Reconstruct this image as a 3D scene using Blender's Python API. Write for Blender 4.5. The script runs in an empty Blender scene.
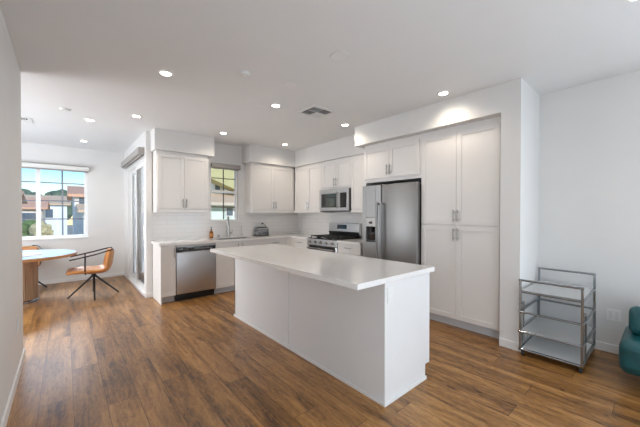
import bpy, bmesh, math, random
from mathutils import Vector, Matrix, noise

random.seed(7)
S = bpy.context.scene
COL = S.collection
R = math.radians

# ------------------------------------------------------------------ camera
H = 1.40
cam_d = bpy.data.cameras.new('camera')
cam = bpy.data.objects.new('camera', cam_d)
COL.objects.link(cam)
cam.location = (0, 0, H)
YAW = 0.7089
cam.rotation_euler = (math.pi / 2 - 0.0101, 0, -YAW)
cam_d.sensor_width = 36
cam_d.lens = 297.18 / 640 * 36
cam_d.shift_x = 0.0
cam_d.shift_y = 3.4 / 640
cam_d.clip_start = 0.02
S.camera = cam

# ------------------------------------------------------------------ world, sun, added fill panels, exposure
S.view_settings.view_transform = 'Standard'
S.view_settings.look = 'None'
S.view_settings.exposure = 0.38
S.view_settings.gamma = 1.0
S.view_settings.use_curve_mapping = False
try:
    S.cycles.use_denoising = True
    S.cycles.max_bounces = 10
    S.cycles.diffuse_bounces = 5
    S.cycles.transparent_max_bounces = 32
    S.cycles.sample_clamp_indirect = 6
    S.cycles.caustics_reflective = False
    S.cycles.caustics_refractive = False
except Exception:
    pass
W = bpy.data.worlds.new('world')
S.world = W
W.use_nodes = True
wn = W.node_tree
sky = wn.nodes.new('ShaderNodeTexSky')
sky.sky_type = 'NISHITA'
sky.sun_disc = False
sky.sun_elevation = R(40)
sky.sun_rotation = R(205)
sky.air_density = 1.0
sky.dust_density = 0.3
sky.ozone_density = 2.5
hs = wn.nodes.new('ShaderNodeHueSaturation')
hs.inputs['Saturation'].default_value = 1.5
wn.links.new(sky.outputs[0], hs.inputs['Color'])
wn.links.new(hs.outputs[0], wn.nodes['Background'].inputs[0])
wn.nodes['Background'].inputs[1].default_value = 0.16

sun_d = bpy.data.lights.new('sun', 'SUN')
sun_d.energy = 2.8
sun_d.angle = R(0.6)
sun_d.color = (1.0, 0.96, 0.9)
sun = bpy.data.objects.new('sun', sun_d)
COL.objects.link(sun)
sun.rotation_euler = (R(66), 0, R(20))      # low sun from behind and to the right, onto the houses across the street


def area_light(name, loc, rot, sx, sy, energy, color):
    d = bpy.data.lights.new(name, 'AREA')
    d.shape = 'RECTANGLE'
    d.size, d.size_y = sx, sy
    d.energy = energy
    d.color = color
    o = bpy.data.objects.new(name, d)
    COL.objects.link(o)
    o.location = loc
    o.rotation_euler = rot
    return o


# unseen added fill panels; the rear one stands for assumed daylight behind the camera
area_light('rear_fill_light', (2.65, -4.05, 1.20), (R(101), 0, R(16)), 2.6, 2.2, 62, (0.73, 0.865, 1.0))  # added panel in front of the solid living-room wall; no window there
area_light('right_fill_light', (4.16, -2.2, 1.3), (R(93), 0, R(90)), 2.4, 1.9, 125, (0.73, 0.865, 1.0))  # added fill for the left wall; no window here
area_light('left_fill_light', (-.29, -1.5, 1.25), (R(94), 0, R(-90)), 2.6, 1.9, 54, (0.75, 0.87, 1.0))  # added fill towards the island front; this wall has no window
area_light('dining_side_fill', (-2.58, 5.5, 1.35), (R(90), 0, R(-90)), 2.2, 2.3, 98, (0.87, 0.93, 1.0))  # added fill for the nook, whose side wall is solid
# unseen panels added outside, brightening the nook through dining window and sliding door
area_light('dining_outside_fill', (-.39, 9.9, 3.9), (R(-52), 0, 0), 2.4, 1.6, 480, (0.80, 0.90, 1.0))
area_light('slider_outside_fill', (2.75, 6.8, 3.5), (0, R(52), 0), 1.6, 2.0, 560, (0.85, 0.93, 1.0))
LAMP_W = 3.6

# ------------------------------------------------------------------ materials


def new_mat(name):
    m = bpy.data.materials.new(name)
    m.use_nodes = True
    return m, m.node_tree, m.node_tree.nodes['Principled BSDF']


def setp(b, **k):
    for a, v in k.items():
        b.inputs[a.replace('_', ' ')].default_value = v


def plain(name, col, rough=0.5, metal=0.0, noise_amt=0.0, scale=8.0, bump=0.0, spec=None, coat=0.0):
    m, t, b = new_mat(name)
    setp(b, Base_Color=(*col, 1), Roughness=rough, Metallic=metal)
    if spec is not None:
        b.inputs['Specular IOR Level'].default_value = spec
    if coat:
        b.inputs['Coat Weight'].default_value = coat
        b.inputs['Coat Roughness'].default_value = 0.05
    tc = t.nodes.new('ShaderNodeTexCoord')
    n = t.nodes.new('ShaderNodeTexNoise')
    n.inputs['Scale'].default_value = scale
    n.inputs['Detail'].default_value = 4
    t.links.new(tc.outputs['Object'], n.inputs['Vector'])
    if noise_amt:
        r = t.nodes.new('ShaderNodeValToRGB')
        r.color_ramp.elements[0].position = .3
        r.color_ramp.elements[1].position = .7
        r.color_ramp.elements[0].color = (*[c * (1 - noise_amt) for c in col], 1)
        r.color_ramp.elements[1].color = (*[min(1, c * (1 + noise_amt)) for c in col], 1)
        t.links.new(n.outputs[0], r.inputs[0])
        t.links.new(r.outputs[0], b.inputs['Base Color'])
    if bump:
        bp = t.nodes.new('ShaderNodeBump')
        bp.inputs['Strength'].default_value = bump
        bp.inputs['Distance'].default_value = 0.002
        t.links.new(n.outputs[0], bp.inputs['Height'])
        t.links.new(bp.outputs[0], b.inputs['Normal'])
    return m


def mnode(t, op, a, b=None):
    n = t.nodes.new('ShaderNodeMath')
    n.operation = op
    for i, v in enumerate((a, b)):
        if v is None:
            continue
        if hasattr(v, 'links'):
            t.links.new(v, n.inputs[i])
        else:
            n.inputs[i].default_value = v
    return n.outputs[0]


def plank_floor():
    m, t, b = new_mat('wood_plank_floor')
    tc = t.nodes.new('ShaderNodeTexCoord')
    sp = t.nodes.new('ShaderNodeSeparateXYZ')
    t.links.new(tc.outputs['Object'], sp.inputs[0])
    x, y = sp.outputs[0], sp.outputs[1]
    Wd, Ln = 0.190, 1.5
    xs = mnode(t, 'DIVIDE', mnode(t, 'ADD', x, 0.152 + 19.0), Wd)
    row = mnode(t, 'FLOOR', xs)
    fx = mnode(t, 'FRACT', xs)
    wn1 = t.nodes.new('ShaderNodeTexWhiteNoise')
    wn1.noise_dimensions = '1D'
    t.links.new(row, wn1.inputs['W'])
    ys = mnode(t, 'ADD', mnode(t, 'DIVIDE', mnode(t, 'ADD', y, 20.0), Ln), mnode(t, 'MULTIPLY', wn1.outputs['Value'], 5.0))
    pl = mnode(t, 'FLOOR', ys)
    fy = mnode(t, 'FRACT', ys)
    cmb = t.nodes.new('ShaderNodeCombineXYZ')
    t.links.new(row, cmb.inputs[0])
    t.links.new(pl, cmb.inputs[1])
    wn2 = t.nodes.new('ShaderNodeTexWhiteNoise')
    wn2.noise_dimensions = '3D'
    t.links.new(cmb.outputs[0], wn2.inputs['Vector'])
    # grain stretched along the plank, shifted per plank
    off = t.nodes.new('ShaderNodeVectorMath')
    off.operation = 'SCALE'
    t.links.new(wn2.outputs['Color'], off.inputs[0])
    off.inputs['Scale'].default_value = 30.0
    add = t.nodes.new('ShaderNodeVectorMath')
    add.operation = 'ADD'
    t.links.new(tc.outputs['Object'], add.inputs[0])
    t.links.new(off.outputs[0], add.inputs[1])

    def grain(sx, sy, detail, dist):
        mp = t.nodes.new('ShaderNodeMapping')
        mp.inputs['Scale'].default_value = (sx, sy, 1)
        t.links.new(add.outputs[0], mp.inputs['Vector'])
        n = t.nodes.new('ShaderNodeTexNoise')
        n.inputs['Scale'].default_value = 1.0
        n.inputs['Detail'].default_value = detail
        n.inputs['Roughness'].default_value = .6
        n.inputs['Distortion'].default_value = dist
        t.links.new(mp.outputs[0], n.inputs['Vector'])
        return n.outputs[0]
    g1 = grain(34, 1.8, 6, .8)
    g2 = grain(8, .9, 5, .7)
    v = mnode(t, 'ADD', mnode(t, 'MULTIPLY', g1, .40), mnode(t, 'MULTIPLY', g2, .75))
    v = mnode(t, 'ADD', v, mnode(t, 'MULTIPLY', mnode(t, 'SUBTRACT', wn2.outputs['Value'], .5), .11))
    g3 = grain(11, 4.0, 3, 1.5)
    v = mnode(t, 'ADD', v, mnode(t, 'MULTIPLY', mnode(t, 'SUBTRACT', grain(22, 7.0, 5, 2.0), .5), .38))
    kn = mnode(t, 'MULTIPLY', mnode(t, 'MAXIMUM', mnode(t, 'SUBTRACT', g3, .60), 0.0), -1.0)
    v = mnode(t, 'ADD', v, kn)
    r = t.nodes.new('ShaderNodeValToRGB')
    e = r.color_ramp.elements
    e[0].position = .36
    e[0].color = (.062, .025, .007, 1)
    e[1].position = .80
    e[1].color = (.50, .26, .085, 1)
    k = e.new(.56)
    k.color = (.265, .122, .034, 1)
    t.links.new(v, r.inputs[0])
    # seams
    ex = mnode(t, 'MINIMUM', fx, mnode(t, 'SUBTRACT', 1.0, fx))
    ey = mnode(t, 'MINIMUM', fy, mnode(t, 'SUBTRACT', 1.0, fy))
    sx = mnode(t, 'LESS_THAN', ex, 0.012)
    sy = mnode(t, 'LESS_THAN', ey, 0.0016)
    seam = mnode(t, 'MAXIMUM', sx, sy)
    mx = t.nodes.new('ShaderNodeMixRGB')
    mx.blend_type = 'MULTIPLY'
    mx.inputs[2].default_value = (.45, .42, .40, 1)
    t.links.new(seam, mx.inputs[0])
    t.links.new(r.outputs[0], mx.inputs[1])
    t.links.new(mx.outputs[0], b.inputs['Base Color'])
    bp = t.nodes.new('ShaderNodeBump')
    bp.inputs['Strength'].default_value = .25
    bp.inputs['Distance'].default_value = .002
    t.links.new(mnode(t, 'SUBTRACT', g1, seam), bp.inputs['Height'])
    t.links.new(bp.outputs[0], b.inputs['Normal'])
    setp(b, Roughness=0.34)
    b.inputs['Specular IOR Level'].default_value = .5
    b.inputs['Coat Weight'].default_value = .15
    b.inputs['Coat Roughness'].default_value = .22
    return m


def wood(name, c0, c1, axis_scale=(1, 12, 12), rough=.4):
    m, t, b = new_mat(name)
    tc = t.nodes.new('ShaderNodeTexCoord')
    mp = t.nodes.new('ShaderNodeMapping')
    mp.inputs['Scale'].default_value = axis_scale
    n = t.nodes.new('ShaderNodeTexNoise')
    n.inputs['Scale'].default_value = 2
    n.inputs['Detail'].default_value = 5
    r = t.nodes.new('ShaderNodeValToRGB')
    r.color_ramp.elements[0].position = .3
    r.color_ramp.elements[1].position = .7
    r.color_ramp.elements[0].color = (*c0, 1)
    r.color_ramp.elements[1].color = (*c1, 1)
    t.links.new(tc.outputs['Object'], mp.inputs[0])
    t.links.new(mp.outputs[0], n.inputs['Vector'])
    t.links.new(n.outputs[0], r.inputs[0])
    t.links.new(r.outputs[0], b.inputs['Base Color'])
    setp(b, Roughness=rough)
    return m


def tiles(name, swap):
    m, t, b = new_mat(name)
    tc = t.nodes.new('ShaderNodeTexCoord')
    sp = t.nodes.new('ShaderNodeSeparateXYZ')
    cb = t.nodes.new('ShaderNodeCombineXYZ')
    t.links.new(tc.outputs['Object'], sp.inputs[0])
    t.links.new(sp.outputs[1 if swap else 0], cb.inputs[0])
    t.links.new(sp.outputs[2], cb.inputs[1])
    br = t.nodes.new('ShaderNodeTexBrick')
    br.inputs['Scale'].default_value = 1.0
    br.inputs['Brick Width'].default_value = .30
    br.inputs['Row Height'].default_value = .076
    br.inputs['Mortar Size'].default_value = .0022
    br.inputs['Color1'].default_value = (.80, .78, .76, 1)
    br.inputs['Color2'].default_value = (.77, .755, .735, 1)
    br.inputs['Mortar'].default_value = (.66, .64, .62, 1)
    t.links.new(cb.outputs[0], br.inputs['Vector'])
    t.links.new(br.outputs['Color'], b.inputs['Base Color'])
    bp = t.nodes.new('ShaderNodeBump')
    bp.invert = True
    bp.inputs['Strength'].default_value = .4
    bp.inputs['Distance'].default_value = .002
    t.links.new(br.outputs['Fac'], bp.inputs['Height'])
    t.links.new(bp.outputs[0], b.inputs['Normal'])
    setp(b, Roughness=.22)
    return m


def steel(name, col=(.55, .54, .53), rough=.3, axis=(2, 2, 220)):
    m, t, b = new_mat(name)
    tc = t.nodes.new('ShaderNodeTexCoord')
    mp = t.nodes.new('ShaderNodeMapping')
    mp.inputs['Scale'].default_value = axis
    n = t.nodes.new('ShaderNodeTexNoise')
    n.inputs['Scale'].default_value = 1
    n.inputs['Detail'].default_value = 3
    t.links.new(tc.outputs['Object'], mp.inputs[0])
    t.links.new(mp.outputs[0], n.inputs['Vector'])
    r = t.nodes.new('ShaderNodeMapRange')
    r.inputs['To Min'].default_value = rough - .02
    r.inputs['To Max'].default_value = rough + .02
    t.links.new(n.outputs[0], r.inputs[0])
    t.links.new(r.outputs[0], b.inputs['Roughness'])
    setp(b, Base_Color=(*col, 1), Metallic=1.0)
    return m


def pane(name, tint=(1, 1, 1), refl=.02, ior=1.22):
    m, t, b = new_mat(name)
    out = t.nodes['Material Output']
    t.nodes.remove(b)
    tr = t.nodes.new('ShaderNodeBsdfTransparent')
    tr.inputs[0].default_value = (*tint, 1)
    gl = t.nodes.new('ShaderNodeBsdfGlossy')
    gl.inputs['Roughness'].default_value = .02
    fr = t.nodes.new('ShaderNodeFresnel')
    fr.inputs[0].default_value = ior
    mx = t.nodes.new('ShaderNodeMixShader')
    f = mnode(t, 'ADD', mnode(t, 'MULTIPLY', fr.outputs[0], .7), refl)
    t.links.new(f, mx.inputs[0])
    t.links.new(tr.outputs[0], mx.inputs[1])
    t.links.new(gl.outputs[0], mx.inputs[2])
    t.links.new(mx.outputs[0], out.inputs[0])
    return m


def whitened_pane(name):
    m = pane(name, (.97, .98, .98), .05, 1.5)
    t = m.node_tree
    out = t.nodes['Material Output']
    cur = out.inputs[0].links[0].from_socket
    df = t.nodes.new('ShaderNodeBsdfDiffuse')
    df.inputs[0].default_value = (.95, .96, .96, 1)
    mx = t.nodes.new('ShaderNodeMixShader')
    mx.inputs[0].default_value = .30  # white diffuse mixed into the clear shelf pane
    t.links.new(cur, mx.inputs[1])
    t.links.new(df.outputs[0], mx.inputs[2])
    t.links.new(mx.outputs[0], out.inputs[0])
    return m


def emit(name, col, s):
    m, t, b = new_mat(name)
    setp(b, Base_Color=(*col, 1))
    b.inputs['Emission Color'].default_value = (*col, 1)
    b.inputs['Emission Strength'].default_value = s
    return m


def roof_tile(name, c0, c1, freq=4.0):
    m, t, b = new_mat(name)
    tc = t.nodes.new('ShaderNodeTexCoord')
    wv = t.nodes.new('ShaderNodeTexWave')
    wv.inputs['Scale'].default_value = freq
    wv.inputs['Distortion'].default_value = .4
    t.links.new(tc.outputs['Object'], wv.inputs['Vector'])
    r = t.nodes.new('ShaderNodeValToRGB')
    r.color_ramp.elements[0].color = (*c0, 1)
    r.color_ramp.elements[1].color = (*c1, 1)
    t.links.new(wv.outputs[0], r.inputs[0])
    t.links.new(r.outputs[0], b.inputs['Base Color'])
    setp(b, Roughness=.8)
    return m


M = {
    'wall': plain('painted_wall', (.73, .72, .705), .6, noise_amt=.012, scale=3, bump=.05),
    'ceil': plain('painted_ceiling', (.79, .79, .79), .7, noise_amt=.012, scale=2, bump=.05),
    'trim': plain('white_trim_paint', (.80, .80, .79), .35),
    'cab': plain('white_cabinet_paint', (.79, .765, .74), .38, noise_amt=.006),
    'island': plain('white_island_paint', (.78, .775, .77), .40, noise_amt=.006),
    'toe': plain('grey_toe_kick', (.62, .63, .64), .5),
    'quartz': plain('white_quartz', (.84, .82, .80), .13, noise_amt=.02, scale=14, coat=.3),
    'floor': plank_floor(),
    'tile_y': tiles('subway_tile_back', False),
    'tile_x': tiles('subway_tile_side', True),
    'steel': steel('brushed_steel', (.31, .305, .30), .44, (3, 3, 40)),
    'steel_h': steel('brushed_steel_appliance', (.55, .55, .56), .34, (3, 3, 40)),
    'chrome': plain('chrome', (.38, .40, .42), .16, 1.0),
    'plate': plain('pale_glass_plate', (.76, .78, .79), .12, coat=.5),
    'nickel': plain('brushed_nickel', (.40, .385, .37), .28, 1.0),
    'black': plain('black_plastic', (.012, .012, .013), .35),
    'blackglass': plain('black_glass', (.015, .015, .017), .06, coat=.5),
    'iron': plain('cast_iron', (.02, .02, .02), .6, bump=.2, scale=60),
    'darkgap': plain('dark_case', (.03, .03, .032), .45),
    'pane': pane('window_glass'),
    'shelfglass': whitened_pane('shelf_glass'),
    'vinyl': plain('white_vinyl', (.82, .82, .81), .3),
    'muntin': plain('grey_muntin', (.20, .21, .24), .5),
    'bronze': plain('bronze_muntin', (.10, .085, .07), .5),
    'shade': plain('taupe_shade_cassette', (.36, .335, .315), .55, noise_amt=.05, scale=60),
    'shade_white': plain('white_shade_cassette', (.74, .73, .70), .5),
    'lens': emit('lit_lens', (1.0, .93, .82), 14.0),
    'grille': plain('ceiling_grille', (.81, .81, .81), .7, noise_amt=.05, scale=200),
    'vent_dark': plain('vent_slot', (.05, .05, .05), .8),
    'tan': plain('tan_leather', (.50, .205, .050), .42, noise_amt=.10, scale=20, bump=.1),
    'teal': plain('teal_leather', (.006, .070, .080), .36, noise_amt=.15, scale=14, bump=.2),
    'tabletop': plain('pale_blue_top', (.48, .68, .84), .22, coat=.3),  # even pale blue over the whole top
    'tableedge': wood('oak_edge', (.36, .15, .045), (.50, .24, .08), (3, 3, 20)),
    'pedestal': wood('fluted_oak', (.30, .18, .10), (.50, .33, .21), (20, 20, 1)),
    'mat': plain('woven_grey_mat', (.45, .43, .41), .7, noise_amt=.2, scale=90),
    'amber': plain('amber_glass', (.22, .065, .008), .12, coat=.5),
    'label': plain('orange_label', (.50, .19, .03), .5),
    'stucco': plain('white_stucco', (.78, .77, .74), .9, noise_amt=.05, scale=5),
    'stucco_b': plain('pale_blue_stucco', (.74, .84, .90), .9, noise_amt=.05, scale=5),
    'stucco_g': plain('pale_green_stucco', (.66, .78, .70), .9, noise_amt=.05, scale=5),
    'stucco_t': plain('tan_stucco', (.60, .53, .42), .9, noise_amt=.08, scale=5),
    'eave': plain('olive_eave_boards', (.46, .44, .22), .8, noise_amt=.06, scale=6),
    'roof': roof_tile('terracotta_roof', (.56, .28, .16), (.80, .50, .34)),
    'roof_pale': roof_tile('sandy_roof', (.52, .36, .22), (.78, .60, .42)),
    'extglass': plain('dark_window_glass', (.10, .14, .18), .08),
    'leaf': plain('leafy_green', (.10, .17, .05), .8, noise_amt=.45, scale=5),
    'leaf_dark': plain('dark_leafy_green', (.10, .15, .10), .8, noise_amt=.4, scale=3),
    'leaf_tan': plain('straw_leaf', (.42, .38, .22), .8, noise_amt=.3, scale=6),
    'bark': plain('bark', (.12, .08, .05), .9, noise_amt=.3),
    'ground': plain('dry_ground', (.46, .40, .30), .95, noise_amt=.2, scale=.3),
    'sensor': plain('white_plastic', (.72, .72, .71), .4),
    'outlet': plain('outlet_plate', (.80, .80, .79), .35),
    'rubber': plain('black_rubber', (.015, .015, .015), .6),
}

# ------------------------------------------------------------------ mesh helpers


class MB:
    """collects shapes (world coordinates) and links them as one mesh object"""

    def __init__(self):
        self.bm = bmesh.new()

    def verts(self, pts, faces):
        v = [self.bm.verts.new(p) for p in pts]
        for f in faces:
            try:
                self.bm.faces.new([v[i] for i in f])
            except ValueError:
                pass
        return self

    def box(self, x0, x1, y0, y1, z0, z1):
        p = [(x0, y0, z0), (x1, y0, z0), (x1, y1, z0), (x0, y1, z0), (x0, y0, z1), (x1, y0, z1), (x1, y1, z1), (x0, y1, z1)]
        return self.verts(p, [(0, 3, 2, 1), (4, 5, 6, 7), (0, 1, 5, 4), (1, 2, 6, 5), (2, 3, 7, 6), (3, 0, 4, 7)])

    def rbox(self, x0, x1, y0, y1, z0, z1, r=.01, seg=3):
        b = bmesh.new()
        bmesh.ops.create_cube(b, size=1)
        bmesh.ops.scale(b, vec=(x1 - x0, y1 - y0, z1 - z0), verts=b.verts)
        bmesh.ops.translate(b, vec=((x0 + x1) / 2, (y0 + y1) / 2, (z0 + z1) / 2), verts=b.verts)
        bmesh.ops.bevel(b, geom=b.edges[:], offset=r, segments=seg, profile=.5, affect='EDGES')
        return self.merge(b)

    def merge(self, b):
        me = bpy.data.meshes.new('tmp')
        b.to_mesh(me)
        b.free()
        self.bm.from_mesh(me)
        bpy.data.meshes.remove(me)
        return self

    def prism(self, pts, lo, hi, axis='x'):
        """extrude a 2-D outline along an axis; pts are the two other coordinates in order"""
        def mk(p, w):
            if axis == 'x':
                return (w, p[0], p[1])
            if axis == 'y':
                return (p[0], w, p[1])
            return (p[0], p[1], w)
        n = len(pts)
        P = [mk(p, lo) for p in pts] + [mk(p, hi) for p in pts]
        F = [tuple(range(n)), tuple(range(2 * n - 1, n - 1, -1))] + [(i, (i + 1) % n, n + (i + 1) % n, n + i) for i in range(n)]
        return self.verts(P, F)

    def lathe(self, c, prof, n=24, cap=True):
        """prof: list of (radius, z) about vertical axis at c"""
        P, F = [], []
        for r, z in prof:
            for k in range(n):
                a = 2 * math.pi * k / n
                P.append((c[0] + r * math.cos(a), c[1] + r * math.sin(a), c[2] + z))
        for i in range(len(prof) - 1):
            for k in range(n):
                F.append((i * n + k, i * n + (k + 1) % n, (i + 1) * n + (k + 1) % n, (i + 1) * n + k))
        if cap:
            F.append(tuple(range(n - 1, -1, -1)))
            F.append(tuple((len(prof) - 1) * n + k for k in range(n)))
        return self.verts(P, F)

    def tube(self, pts, r, n=10, square=False):
        pts = [Vector(p) for p in pts]
        rs = r if isinstance(r, (list, tuple)) else [r] * len(pts)
        if square:
            n = 4
        P, F = [], []
        prev = None
        for i, p in enumerate(pts):
            if i == 0:
                d = pts[1] - p
            elif i == len(pts) - 1:
                d = p - pts[i - 1]
            else:
                d = (pts[i + 1] - p).normalized() + (p - pts[i - 1]).normalized()
            d.normalize()
            if prev is None:
                ref = Vector((0, 0, 1)) if abs(d.z) < .9 else Vector((1, 0, 0))
                u = d.cross(ref).normalized()
            else:
                u = (prev - d * prev.dot(d)).normalized()
            prev = u
            w = d.cross(u)
            for k in range(n):
                a = 2 * math.pi * (k + (.5 if square else 0)) / n
                q = rs[i] * (1.4142 if square else 1)
                P.append(p + (u * math.cos(a) + w * math.sin(a)) * q)
        for i in range(len(pts) - 1):
            for k in range(n):
                F.append((i * n + k, i * n + (k + 1) % n, (i + 1) * n + (k + 1) % n, (i + 1) * n + k))
        F.append(tuple(range(n - 1, -1, -1)))
        F.append(tuple((len(pts) - 1) * n + k for k in range(n)))
        return self.verts(P, F)

    def build(self, name, mat, parent=None, smooth=False, bevel=0, angle=35, mats=None):
        bmesh.ops.recalc_face_normals(self.bm, faces=self.bm.faces[:])
        o_ = Vector((0, 0, 0))
        q = parent
        while q is not None:
            o_ += Vector(q.location)
            q = q.parent
        if o_.length > 0:
            bmesh.ops.translate(self.bm, vec=-o_, verts=self.bm.verts)
        me = bpy.data.meshes.new(name)
        self.bm.to_mesh(me)
        self.bm.free()
        me.materials.append(mat)
        if smooth:
            me.polygons.foreach_set('use_smooth', [True] * len(me.polygons))
            try:
                me.set_sharp_from_angle(angle=R(angle))
            except Exception:
                pass
        o = bpy.data.objects.new(name, me)
        COL.objects.link(o)
        if parent is not None:
            o.parent = parent
        if bevel:
            b = o.modifiers.new('bevel', 'BEVEL')
            b.width = bevel
            b.segments = 2
            b.limit_method = 'ANGLE'
            b.angle_limit = R(40)
        return o


def thing(name, loc, label, cat, group=None, rz=0.0):
    o = bpy.data.objects.new(name, None)
    o.empty_display_size = .1
    COL.objects.link(o)
    o.location = loc
    o.rotation_euler = (0, 0, rz)
    return tag(o, label, cat, group)


def tag(o, label, cat, group=None):
    o['label'] = label
    o['category'] = cat
    if group:
        o['group'] = group
    return o


def struct(o):
    o['kind'] = 'structure'
    return o


def copy_tree(o, parent=None):
    c = o.copy()
    COL.objects.link(c)
    if parent is not None:
        c.parent = parent
    for ch in o.children:
        copy_tree(ch, c)
    return c


# ------------------------------------------------------------------ room shell
ZC = 2.776
XL, XR = -.318, 4.18
struct(MB().box(-2.75, 4.32, -4.3, 8.2, -.12, 0).build('floor', M['floor']))
struct(MB().box(-2.75, 4.32, -4.3, 8.2, ZC, ZC + .2).build('ceiling', M['ceil']))
struct(MB().box(XL - .13, XL, -4.2, 4.08, 0, ZC).build('wall_left', M['wall']))
struct(MB().box(-2.62, XL - .13, 3.95, 4.08, 0, ZC).build('wall_dining_front', M['wall']))
struct(MB().box(-2.75, -2.62, 3.95, 8.03, 0, ZC).build('wall_dining_left', M['wall']))
struct(MB().box(XL - .13, 4.32, -4.3, -4.15, 0, ZC).build('wall_living', M['wall']))
# dining window wall
WX0, WX1, WZ0, WZ1 = -1.15, .368, .910, 2.37
struct(MB().box(-2.75, WX0, 8.03, 8.18, 0, ZC).box(WX1, 1.14, 8.03, 8.18, 0, ZC).box(WX0, WX1, 8.03, 8.18, 0, WZ0)
       .box(WX0, WX1, 8.03, 8.18, WZ1, ZC).build('wall_dining_back', M['wall']))
# slider wall
SY0, SY1, SZ1 = 5.76, 7.56, 2.36
struct(MB().box(1.02, 1.107, 5.62, SY0, 0, ZC).box(1.02, 1.14, SY1, 8.03, 0, ZC).box(1.02, 1.14, SY0, SY1, SZ1, ZC)
       .build('wall_slider', M['wall']))
# kitchen wall
KX0, KX1, KZ0, KZ1 = 2.10, 2.665, 1.255, 2.34
struct(MB().box(1.107, KX0, 5.66, 5.80, 0, ZC).box(KX1, 4.32, 5.66, 5.80, 0, ZC).box(KX0, KX1, 5.66, 5.80, 0, KZ0)
       .box(KX0, KX1, 5.66, 5.80, KZ1, ZC).build('wall_kitchen', M['wall']))
struct(MB().box(XR, 4.32, -4.2, 5.66, 0, ZC).build('wall_right', M['wall']))
struct(MB().box(3.506, XR, .966, 1.15, 0, ZC).build('wall_pantry_end', M['wall']))
struct(MB().box(3.506, XR, 1.15, 3.244, 2.475, ZC).build('wall_soffit_pantry', M['wall']))
struct(MB().box(3.84, XR, 3.244, 5.66, 2.43, ZC).build('wall_soffit_range', M['wall']))
struct(MB().box(2.755, 3.84, 5.32, 5.66, 2.43, ZC).build('wall_soffit_corner', M['wall']))
struct(MB().box(1.09, 2.055, 5.32, 5.66, 2.44, ZC).build('wall_soffit_left', M['wall']))


def baseboard(name, x0, x1, y0, y1, h=.085):
    struct(MB().box(x0, x1, y0, y1, 0, h).build(name, M['trim'], bevel=.004))


T = .014
baseboard('baseboard_left', XL, XL + T, -4.15, 4.08 + T)
baseboard('baseboard_left_end', XL - .13, XL, 4.08, 4.08 + T)
baseboard('baseboard_right', XR - T, XR, -4.15, .966 - T)
baseboard('baseboard_pantry_end', 3.506 - T, XR, .966 - T, .966)
baseboard('baseboard_pantry_front', 3.506 - T, 3.506, .966, 1.15)
baseboard('baseboard_dining', -2.62, 1.02, 8.03 - T, 8.03)
baseboard('baseboard_slider', 1.02 - T, 1.02, SY1 + .05, 8.03 - T)
baseboard('baseboard_slider_end', 1.02 - T, 1.107, 5.62 - T, 5.62)
baseboard('baseboard_slider_near', 1.02 - T, 1.02, 5.62, SY0 - .05)


# ------------------------------------------------------------------ windows and the sliding door
def frame_rect(mb, x0, x1, y0, y1, z0, z1, w):
    mb.box(x0, x0 + w, y0, y1, z0, z1).box(x1 - w, x1, y0, y1, z0, z1)
    mb.box(x0 + w, x1 - w, y0, y1, z0, z0 + w).box(x0 + w, x1 - w, y0, y1, z1 - w, z1)
    return mb


w1 = struct(frame_rect(MB(), WX0, WX1, 8.09, 8.15, WZ0, WZ1, .05).box(-.435, -.365, 8.085, 8.15, WZ0 + .05, WZ1 - .05)
            .build('window_1', M['vinyl'], bevel=.004))
MB().box(WX0 + .05, -.435, 8.118, 8.122, WZ0 + .05, WZ1 - .05).box(-.365, WX1 - .05, 8.118, 8.122, WZ0 + .05, WZ1 - .05).build('glass_pane', M['pane'], w1)
mt = MB()
for zz in (1.295, 1.665, 2.03):
    mt.box(WX0 + .05, -.435, 8.108, 8.116, zz - .011, zz + .011).box(-.365, WX1 - .05, 8.108, 8.116, zz - .011, zz + .011)
for xx in (-.04, -.80):
    mt.box(xx - .013, xx + .013, 8.105, 8.1155, WZ0 + .05, WZ1 - .05)
mt.build('muntin_grid', M['muntin'], w1)
MB().box(WX0 - .02, WX1 + .02, 8.0, 8.09, WZ0 - .022, WZ0 + .006).build('window_sill', M['trim'], w1, bevel=.004)
sh = thing('roller_shade', (-.39, 8.0, 2.32), 'white raised roller shade across the top of the dining room window', 'window shade')
MB().rbox(WX0 - .03, WX1 + .03, 7.955, 8.03, 2.300, 2.385, .01).build('cassette', M['shade_white'], sh, smooth=True)
MB().rbox(WX0 - .03, WX1 + .03, 7.95, 8.028, 2.385, 2.397, .004, 1).build('top_cover', M['shade'], sh)
MB().rbox(WX0, WX1, 7.985, 8.005, 2.272, 2.299, .006).build('bottom_rail', M['shade'], sh, smooth=True)

w2 = struct(frame_rect(MB(), KX0, KX1, 5.70, 5.77, KZ0, KZ1, .034).box(KX0 + .034, KX1 - .034, 5.695, 5.76, 1.815, 1.86)
            .build('window_2', M['vinyl'], bevel=.004))
MB().box(KX0 + .034, KX1 - .034, 5.738, 5.742, KZ0 + .034, KZ1 - .034).build('glass_pane', M['pane'], w2)
xm = (KX0 + KX1) / 2 + .005
mt = MB().box(xm - .009, xm + .009, 5.725, 5.736, KZ0 + .034, 1.815).box(xm - .009, xm + .009, 5.725, 5.736, 1.86, KZ1 - .034)
for zz in (1.535, 2.10):
    mt.box(KX0 + .034, KX1 - .034, 5.727, 5.7355, zz - .009, zz + .009)
mt.build('muntin_grid', M['bronze'], w2)
MB().box(KX0, KX1, 5.66, 5.70, KZ0 - .003, KZ0 + .012).build('window_sill', M['trim'], w2)
sh = thing('roller_shade', (2.4, 5.62, 2.27), 'taupe raised roller shade above the kitchen sink window', 'window shade')
MB().rbox(2.112, 2.69, 5.585, 5.66, 2.285, 2.372, .008).build('cassette', M['shade'], sh, smooth=True)
MB().rbox(2.125, 2.66, 5.61, 5.63, 2.265, 2.286, .006).build('bottom_rail', M['shade'], sh, smooth=True)

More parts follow.
